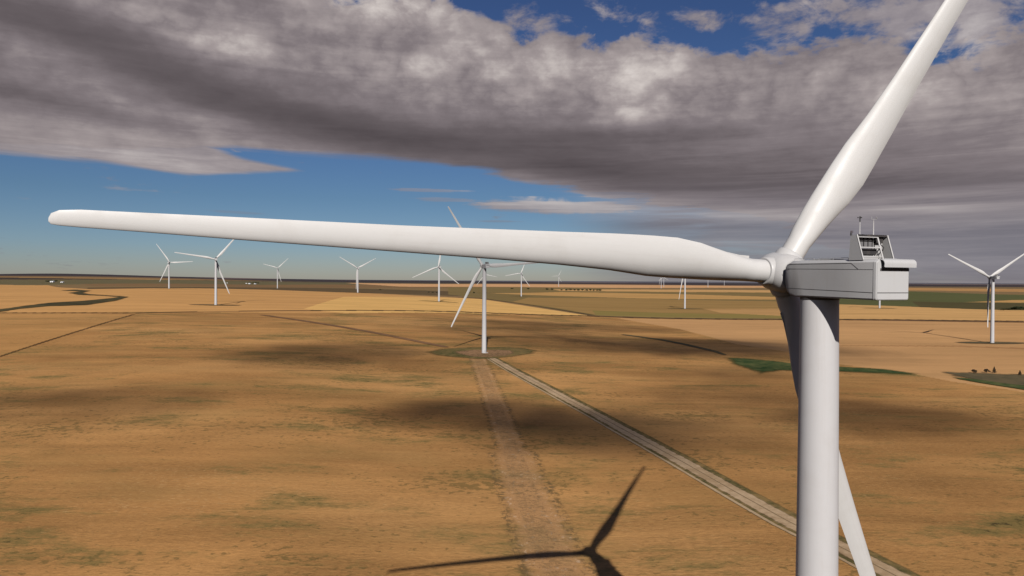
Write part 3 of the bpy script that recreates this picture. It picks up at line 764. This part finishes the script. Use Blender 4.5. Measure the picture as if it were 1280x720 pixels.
def shed(x, y, w, d, h, label, rz=0, roof=None, wall='shed'):
    root = bpy.data.objects.new('farm_shed', None); COL.objects.link(root); root.location = (x, y, hz(x, y)); root.rotation_euler = (0, 0, rz)
    root['label'] = label; root['category'] = 'farm shed'
    bm = bmesh.new(); pr = [(-w/2, -1), (w/2, -1), (w/2, h), (0, h*1.45), (-w/2, h)]
    loft(bm, [[(a, yy, z) for a, z in pr] for yy in (-d/2, d/2)]); part('wall', bm, M[wall], root, 20)
    bm = bmesh.new()
    for s in (-1, 1):
        v = []
        for yy in (-d/2-.4, d/2+.4):
            for a, z in ((0, h*1.45+.08), (s*(w/2+.4), h-.02), (s*(w/2+.4), h+.16), (0, h*1.45+.3)): v.append(bm.verts.new((a, yy, z)))
        for f in ((0, 1, 2, 3), (7, 6, 5, 4), (0, 4, 5, 1), (2, 6, 7, 3), (1, 5, 6, 2), (0, 3, 7, 4)): bm.faces.new([v[i] for i in f])
    part('roof', bm, M['shedroof'], root, 20)
    bm = bmesh.new(); box(bm, (0, -d/2-.06, h*.42), (w*.34, .1, h*.84)); part('door', bm, M['doorpaint'], root)
for (x, y), a in zip([(-3313.4,4919.3),(-3209.9,4871.6),(-2351.1,6040.1),(-2286.8,5946.7),(-2240.3,5952.6),(-2484.4,5952.2)], (
  (26, 30, 8, 'white farm shed beside dark trees at the far left horizon'), (20, 26, 6, 'smaller white shed right of the farm trees at the far left'),
  (14, 20, 5, 'small white shed left of the farm with dark trees'), (22, 24, 7, 'largest white farm building in front of the dark farm trees'),
  (16, 22, 6, 'white shed at the right end of the farm with dark trees'), (12, 16, 4, 'lone small white shed between the two farms'))):
    shed(x, y, a[0]*.8, a[1]*.8, a[2]*.8, a[3], rz=random.uniform(-.4, .4))
for i, (x, y) in enumerate([(-3406.3,4992.1),(-3408.6,5021.4),(-3411.0,5051.1),(-3362.4,5031.5),(-2392.6,6221.7),(-2367.7,6232.8),(-2329.1,6207.9),(-2318.7,6238.8)]):
    tree(x, y, random.uniform(10, 15), random.uniform(22, 32), 'dark tree sheltering the white farm at the far left horizon' if i < 4 else 'dark tree behind the white farm sheds left of the small turbine',
         group='trees of the far left farm' if i < 4 else 'trees of the farm left of the small turbine')

# ------------------------------------------------------------------ clouds that throw the soft shadows on the field
SUN_EL, SUN_AZ = 31.0, -1.0     # light travels towards +Y
sd = Vector((math.sin(R(SUN_AZ))*math.cos(R(SUN_EL)), math.cos(R(SUN_AZ))*math.cos(R(SUN_EL)), -math.sin(R(SUN_EL))))
def cloud_mat():
    m, nt, b = new_mat('cloud vapour', 1, 0)
    a = nt.nodes.new('ShaderNodeAttribute'); a.attribute_name = 'cover'
    d = N(nt, a.outputs['Fac'])
    pos = nt.nodes.new('ShaderNodeNewGeometry').outputs['Position']
    n = noise(nt, N(nt, pos), .016, 6, .66, .8)
    b.inputs['Base Color'].default_value = (.8, .8, .8, 1)
    nt.links.new(((d*1.05+(n-.5)*1.7*d._m('SQRT')).step(.0, 1.05)*.60).s, b.inputs['Alpha'])
    return m
M['cloud'] = cloud_mat()
BASE = 700.0
def cloud(gx, gy, rx, ry, dens=1.0, ang=0):
    """flat-bottomed scrap of cumulus at its height, between the sun and the ground at (gx, gy)"""
    t = (BASE-hz(gx, gy))/-sd.z*-1
    c = Vector((gx, gy, hz(gx, gy)))-sd*((BASE-hz(gx, gy))/-sd.z)
    n = 40; co = []; de = []
    for j in range(n):
        for i in range(n):
            u = i/(n-1)*2-1; v = j/(n-1)*2-1; r = math.hypot(u, v)
            k = max(0, 1-r)
            x, y = u*rx*1.9, v*ry*1.9
            co.append((c.x+x*math.cos(ang)-y*math.sin(ang), c.y+x*math.sin(ang)+y*math.cos(ang), c.z+18*k*k))
            de.append(min(1, k*1.45)*dens)
    f = [(j*n+i, j*n+i+1, (j+1)*n+i+1, (j+1)*n+i) for j in range(n-1) for i in range(n-1)]
    me = bpy.data.meshes.new('cloud'); me.from_pydata(co, [], f); me.update()
    a = me.attributes.new('cover', 'FLOAT', 'POINT'); a.data.foreach_set('value', de)
    return link('cloud', me, M['cloud'], kind='structure', smooth=True)
CL = [(-152.1,603.8),(-192.9,567.6),(-266.6,391.8),(-232.7,405.0),(-35.9,385.7),(-8.8,391.3),(43.2,364.6),(61.9,348.9),(206.7,549.2),(194.7,752.9),(249.7,732.7),(57.1,968.4),(0.3,834.0),(221.0,399.5),(51.7,729.6),(138.9,445.2),(-98.8,527.9)]
CS = [(70,52,1.0),(90,40,.4),(62,38,.75),(70,35,.35),(40,32,.85),(50,34,.95),(50,40,.95),(60,38,.7),(70,45,.55),(110,70,1.0),(110,70,.9),(130,55,.85),(100,60,.7),(60,40,.8),(90,70,.6),(70,45,.55),(80,60,.3)]
for (gx, gy), (a, b_, dn) in zip(CL, CS): cloud(gx, gy, a, b_, dn, random.uniform(-.25, .25))

# ------------------------------------------------------------------ sky
F = 853.0
def az_of(px): return math.degrees(math.atan((px-640)/F))
def el_of(px, py): return math.degrees(math.atan((350.5+(px-640)*.0052-py)/F*math.cos(R(az_of(px)))))
w = bpy.data.worlds.new('World'); scene.world = w; w.use_nodes = True; nt = w.node_tree
nt.nodes.clear()
tc = nt.nodes.new('ShaderNodeTexCoord').outputs['Generated']
dx, dy, dz = sep(nt, tc)
AZ = dx._m('ARCTAN2', dy)*57.29578
EL = dz._m('ARCSINE')*57.29578
sky = nt.nodes.new('ShaderNodeTexSky'); sky.sky_type = 'NISHITA'; sky.sun_disc = False
sky.sun_elevation = R(SUN_EL); sky.sun_rotation = R(180+SUN_AZ); sky.altitude = 900; sky.air_density = 1.0; sky.dust_density = .6; sky.ozone_density = 1.6
up = dz._m('MAXIMUM', 0.0)+.13
P = comb(nt, dx/up, dy/up, 0)
PW = comb(nt, dx/up*.55, dy/up, 2)            # wind-drawn
n_big = noise(nt, PW, .9, 5, .55, .3)
n_med = noise(nt, P, 2.6, 6, .60, .4)
n_det = noise(nt, P, 7.0, 6, .62, .2)
n_str = noise(nt, comb(nt, AZ*.03, EL*.42, 4), 1.3, 6, .62, .6)
n_puf = noise(nt, comb(nt, AZ*.16, EL*.24, 1), 1.5, 7, .62, .35)
n_bil = noise(nt, comb(nt, AZ*.13+n_puf*.25, EL*.17+n_puf*.2, 12), 1.15, 3, .5)
n_bil2 = noise(nt, comb(nt, AZ*.13+n_puf*.2, EL*.17, 15), 3.1, 4, .55)
n_wav = noise(nt, comb(nt, AZ*.09, EL*.12, 7), .9, 4, .5)
n_s2 = noise(nt, comb(nt, AZ*.045+n_wav*.4, EL*.85, 21), 1.2, 7, .66, .5)
def edge(pts):
    q = [(az_of(a), el_of(a, b)) for a, b in pts]
    x0, x1 = -60, 60
    return AZ.curve(q, x0, x1, -30, 40)
low = edge([(-600,200),(0,192),(120,196),(220,193),(290,184),(350,190),(450,202),(550,210),(620,220),(680,234),(760,250),(860,268),(960,288),(1060,322),(1150,350),(1300,380)])
high = edge([(-600,-400),(250,-200),(360,-60),(400,-8),(440,-14),(500,-30),(540,0),(580,16),(630,28),(700,35),(760,44),(830,45),(900,52),(960,54),(1020,40),(1060,30),(1100,34),(1150,60),(1210,62),(1250,30),(1300,10),(1500,-60)])
nz = (n_puf-.5)*1.0; bilm = (n_bil-.5)._m('ABSOLUTE')*3.2
m_low = (EL-low+(n_str-.5)*(AZ.step(-8, 6)*3.0+2.4)+(n_wav-.5)*1.2+(n_puf-.5)*(AZ.step(-8, 6)*1.6)).step(-.05, .7)
m_high = (high-EL+nz*5.2+(n_det-.5)*2.6+(bilm-.38)*1.6).step(-.2, .8)
deck = m_low*m_high
def blob(cx, cy, rx, ry, rot=0.0):
    a0 = az_of(cx); e0 = el_of(cx, cy); kx = math.degrees(rx/F); ky = math.degrees(ry/F)
    c, s = math.cos(R(rot)), math.sin(R(rot))
    X = AZ-a0; Y = EL-e0
    u = (X*(c/kx)+Y*(s/kx)); v = (Y*(c/ky)-X*(s/ky))
    return (-(u.sq()+v.sq()))._m('EXPONENT')
def maxn(a, b): return a._m('MAXIMUM', b)
# left tail below the deck, pointed at the right
tl = edge([(-600,212),(0,190),(60,198),(120,204),(180,213),(235,220),(300,219),(345,217),(382,215),(400,190),(1300,190)])
tu = edge([(-600,150),(0,150),(230,170),(300,196),(350,207),(382,214),(400,212),(1300,212)])
tail = (EL-tl+(n_str-.5)*1.3).step(-.1, .35)*(tu-EL+(n_str-.5)*.8).step(-.15, .3)
# thin streaks in the blue gap
def streak(cx, cy, rx, ry, rot, k=1.0, th=.35):
    return ((blob(cx, cy, rx, ry, rot)*1.2+(n_str-.5)*1.6+(n_puf-.5)*1.2+(n_s2-.5)*1.3).step(th, th+.4))*k
st = maxn(streak(700,257,160,14,-2,.9,.62), streak(530,238,60,3,0,.45,.6))
st = maxn(st, streak(770,240,110,14,-5,.9,.5))
st = maxn(st, streak(565,250,60,4,0,.4,.6))
st = maxn(st, streak(300,266,50,3,-2,.25,.6))
st = maxn(st, streak(620,277,60,2.5,0,.35,.6))
st = maxn(st, streak(880,285,140,28,-3,.6,.4))
# puffs in the blue gap at the top
pf = (blob(665,28,50,22)*.75+blob(875,24,34,18)*.85+blob(790,22,42,20)*.7+blob(1130,22,55,30)*1.0+blob(1040,14,50,18)*.7+blob(950,42,50,30)*.7+blob(1240,30,40,30)*.8+(n_puf-.5)*2.6+(n_det-.5)*1.6).step(.36, 1.0)*.85
rt = ((AZ+(n_str-.5)*9.0).step(9, 17))*(EL.step(10.5, 5.5))*(1.0-(n_str+(n_wav-.5)*.6).step(.52, .68)*(EL.step(6.5, 4.0))*.45)   # grey distance on the right
mask = maxn(maxn(maxn(deck, tail*.95), st), pf)
veil = ((AZ+(n_str-.5)*7.0).step(2.5, 13))*((low+1.2-EL).step(-.6, .8))*((1.0-(n_str-.5)*1.1-(n_s2-.5)*1.6)*.72)._m('MINIMUM', .9)
mask = maxn(maxn(mask, rt*.88), veil)
# brightness of the cloud
br = (n_big-.5)*.10+.50
for (cx, cy, rx, ry, rot, k) in [
  (480,6,60,22,-5,.46),(400,55,70,40,-10,.08),(500,75,90,40,-8,.10),(590,95,90,40,-6,.09),(270,48,80,16,-10,.18),(190,32,70,10,-10,.16),(720,98,120,34,-6,.18),(640,60,80,20,-10,.12),
  (800,75,70,20,0,.16),(790,140,60,14,0,.12),(1060,100,120,40,0,.10),(1230,110,80,50,0,.10),(850,100,80,24,0,.10),(60,60,70,14,0,.10),(20,150,80,16,-3,.08),(180,195,140,16,-4,.14),(700,252,140,15,-4,.30),(980,272,110,8,-2,.16),(1150,262,70,5,-2,.18),
  (330,140,180,24,-12,-.24),(170,80,160,20,-14,-.18),(100,30,130,20,-4,-.14),(470,165,130,22,-9,-.24),(640,185,150,22,-5,-.24),(60,125,100,10,-6,-.16),(780,172,170,12,-2,-.20),
  (820,215,180,26,-3,-.22),(1000,230,200,16,0,-.14),(1100,180,120,16,0,-.08),(940,160,110,12,0,-.06),(1180,230,110,14,-3,-.10),(740,215,100,14,-8,-.16)]:
    br = br+blob(cx, cy, rx, ry, rot)*k
tex = EL.step(5, 15)
bil = (n_bil-.5)._m('ABSOLUTE')*3.2; bil2 = (n_bil2-.5)._m('ABSOLUTE')*3.2
br = br+((n_puf-.5)*.30+(bil-.38)*.26+(bil2-.38)*.13)*(tex*(br-.14)._m('MAXIMUM', 0.0)*2.2)+(n_str-.5)*(.34-.22*tex)+(n_det-.5)*(.20*tex+.05)+(n_wav-.5)*.12+(n_s2-.5)*(.55-.38*tex)
br = br+(1.0-m_high)*.12*tex                      # bright thin rim
def ramp(f, stops):
    n = nt.nodes.new('ShaderNodeValToRGB'); r = n.color_ramp
    for i, (p, c) in enumerate(stops):
        e = r.elements[i] if i < 2 else r.elements.new(p)
        e.position = p; e.color = srgb(*c)
    nt.links.new(f.s, n.inputs[0]); return N(nt, n.outputs[0])
ccol = ramp(br, [(0, (80,73,76)), (1.0, (240,233,228)), (.25, (103,95,98)), (.45, (130,121,124)), (.62, (162,152,152)), (.8, (203,194,190))])
# distance turns the low cloud bluish
lowt = EL.step(9.0, 1.0)
haze = ramp(EL/12.0, [(0, (128,128,136)), (1.0, (112,112,124)), (.12, (122,126,138)), (.3, (106,114,130)), (.6, (104,106,120))])
ccol = mix(nt, lowt*.50, ccol, haze)
bg1 = nt.nodes.new('ShaderNodeBackground'); bg1.inputs[1].default_value = .10
skc = mix(nt, 1.0, N(nt, sky.outputs[0]), SKY_TINT if 'SKY_TINT' in globals() else (.62, .66, .74, 1), 'MULTIPLY')
# cooler, deeper towards the top; grey-white at the horizon
grad = ramp(EL/26.0, [(0, (206,202,206)), (1.0, (168,178,205)), (.10, (190,202,216)), (.25, (174,192,205)), (.45, (170,190,212)), (.7, (172,188,212))])
skc = mix(nt, 1.0, skc, grad, 'MULTIPLY')
nt.links.new(skc.s, bg1.inputs[0])
bg2 = nt.nodes.new('ShaderNodeBackground'); bg2.inputs[1].default_value = 1.0
nt.links.new(ccol.s, bg2.inputs[0])
ms = nt.nodes.new('ShaderNodeMixShader'); nt.links.new(mask.s, ms.inputs[0]); nt.links.new(bg1.outputs[0], ms.inputs[1]); nt.links.new(bg2.outputs[0], ms.inputs[2])
ow = nt.nodes.new('ShaderNodeOutputWorld'); nt.links.new(ms.outputs[0], ow.inputs[0])

sun = bpy.data.lights.new('sun', 'SUN'); sun.energy = 4.9; sun.angle = R(.5); sun.color = (1, .965, .915)
so = bpy.data.objects.new('sun', sun); COL.objects.link(so)
so.rotation_euler = sd.to_track_quat('-Z', 'Y').to_euler(); so.location = (0, -200, 300)

# ------------------------------------------------------------------ camera
cam = bpy.data.cameras.new('camera'); co = bpy.data.objects.new('camera', cam); COL.objects.link(co)
cam.sensor_width = 36; cam.lens = 36*853/1280; cam.clip_start = .5; cam.clip_end = 150000
pitch = math.atan(9.5/853); fw = Vector((0, math.cos(pitch), -math.sin(pitch)))
q = fw.to_track_quat('-Z', 'Y').to_matrix().to_4x4()
co.matrix_world = Matrix.Translation((0, 0, 85)) @ q @ Matrix.Rotation(R(.3), 4, 'Z')
scene.camera = co
scene.view_settings.view_transform = 'Standard'; scene.view_settings.look = 'None'; scene.view_settings.exposure = 0
scene.cycles.max_bounces = 3; scene.cycles.diffuse_bounces = 0; scene.cycles.transparent_max_bounces = 16
w.cycles.sampling_method = 'MANUAL'; w.cycles.sample_map_resolution = 256
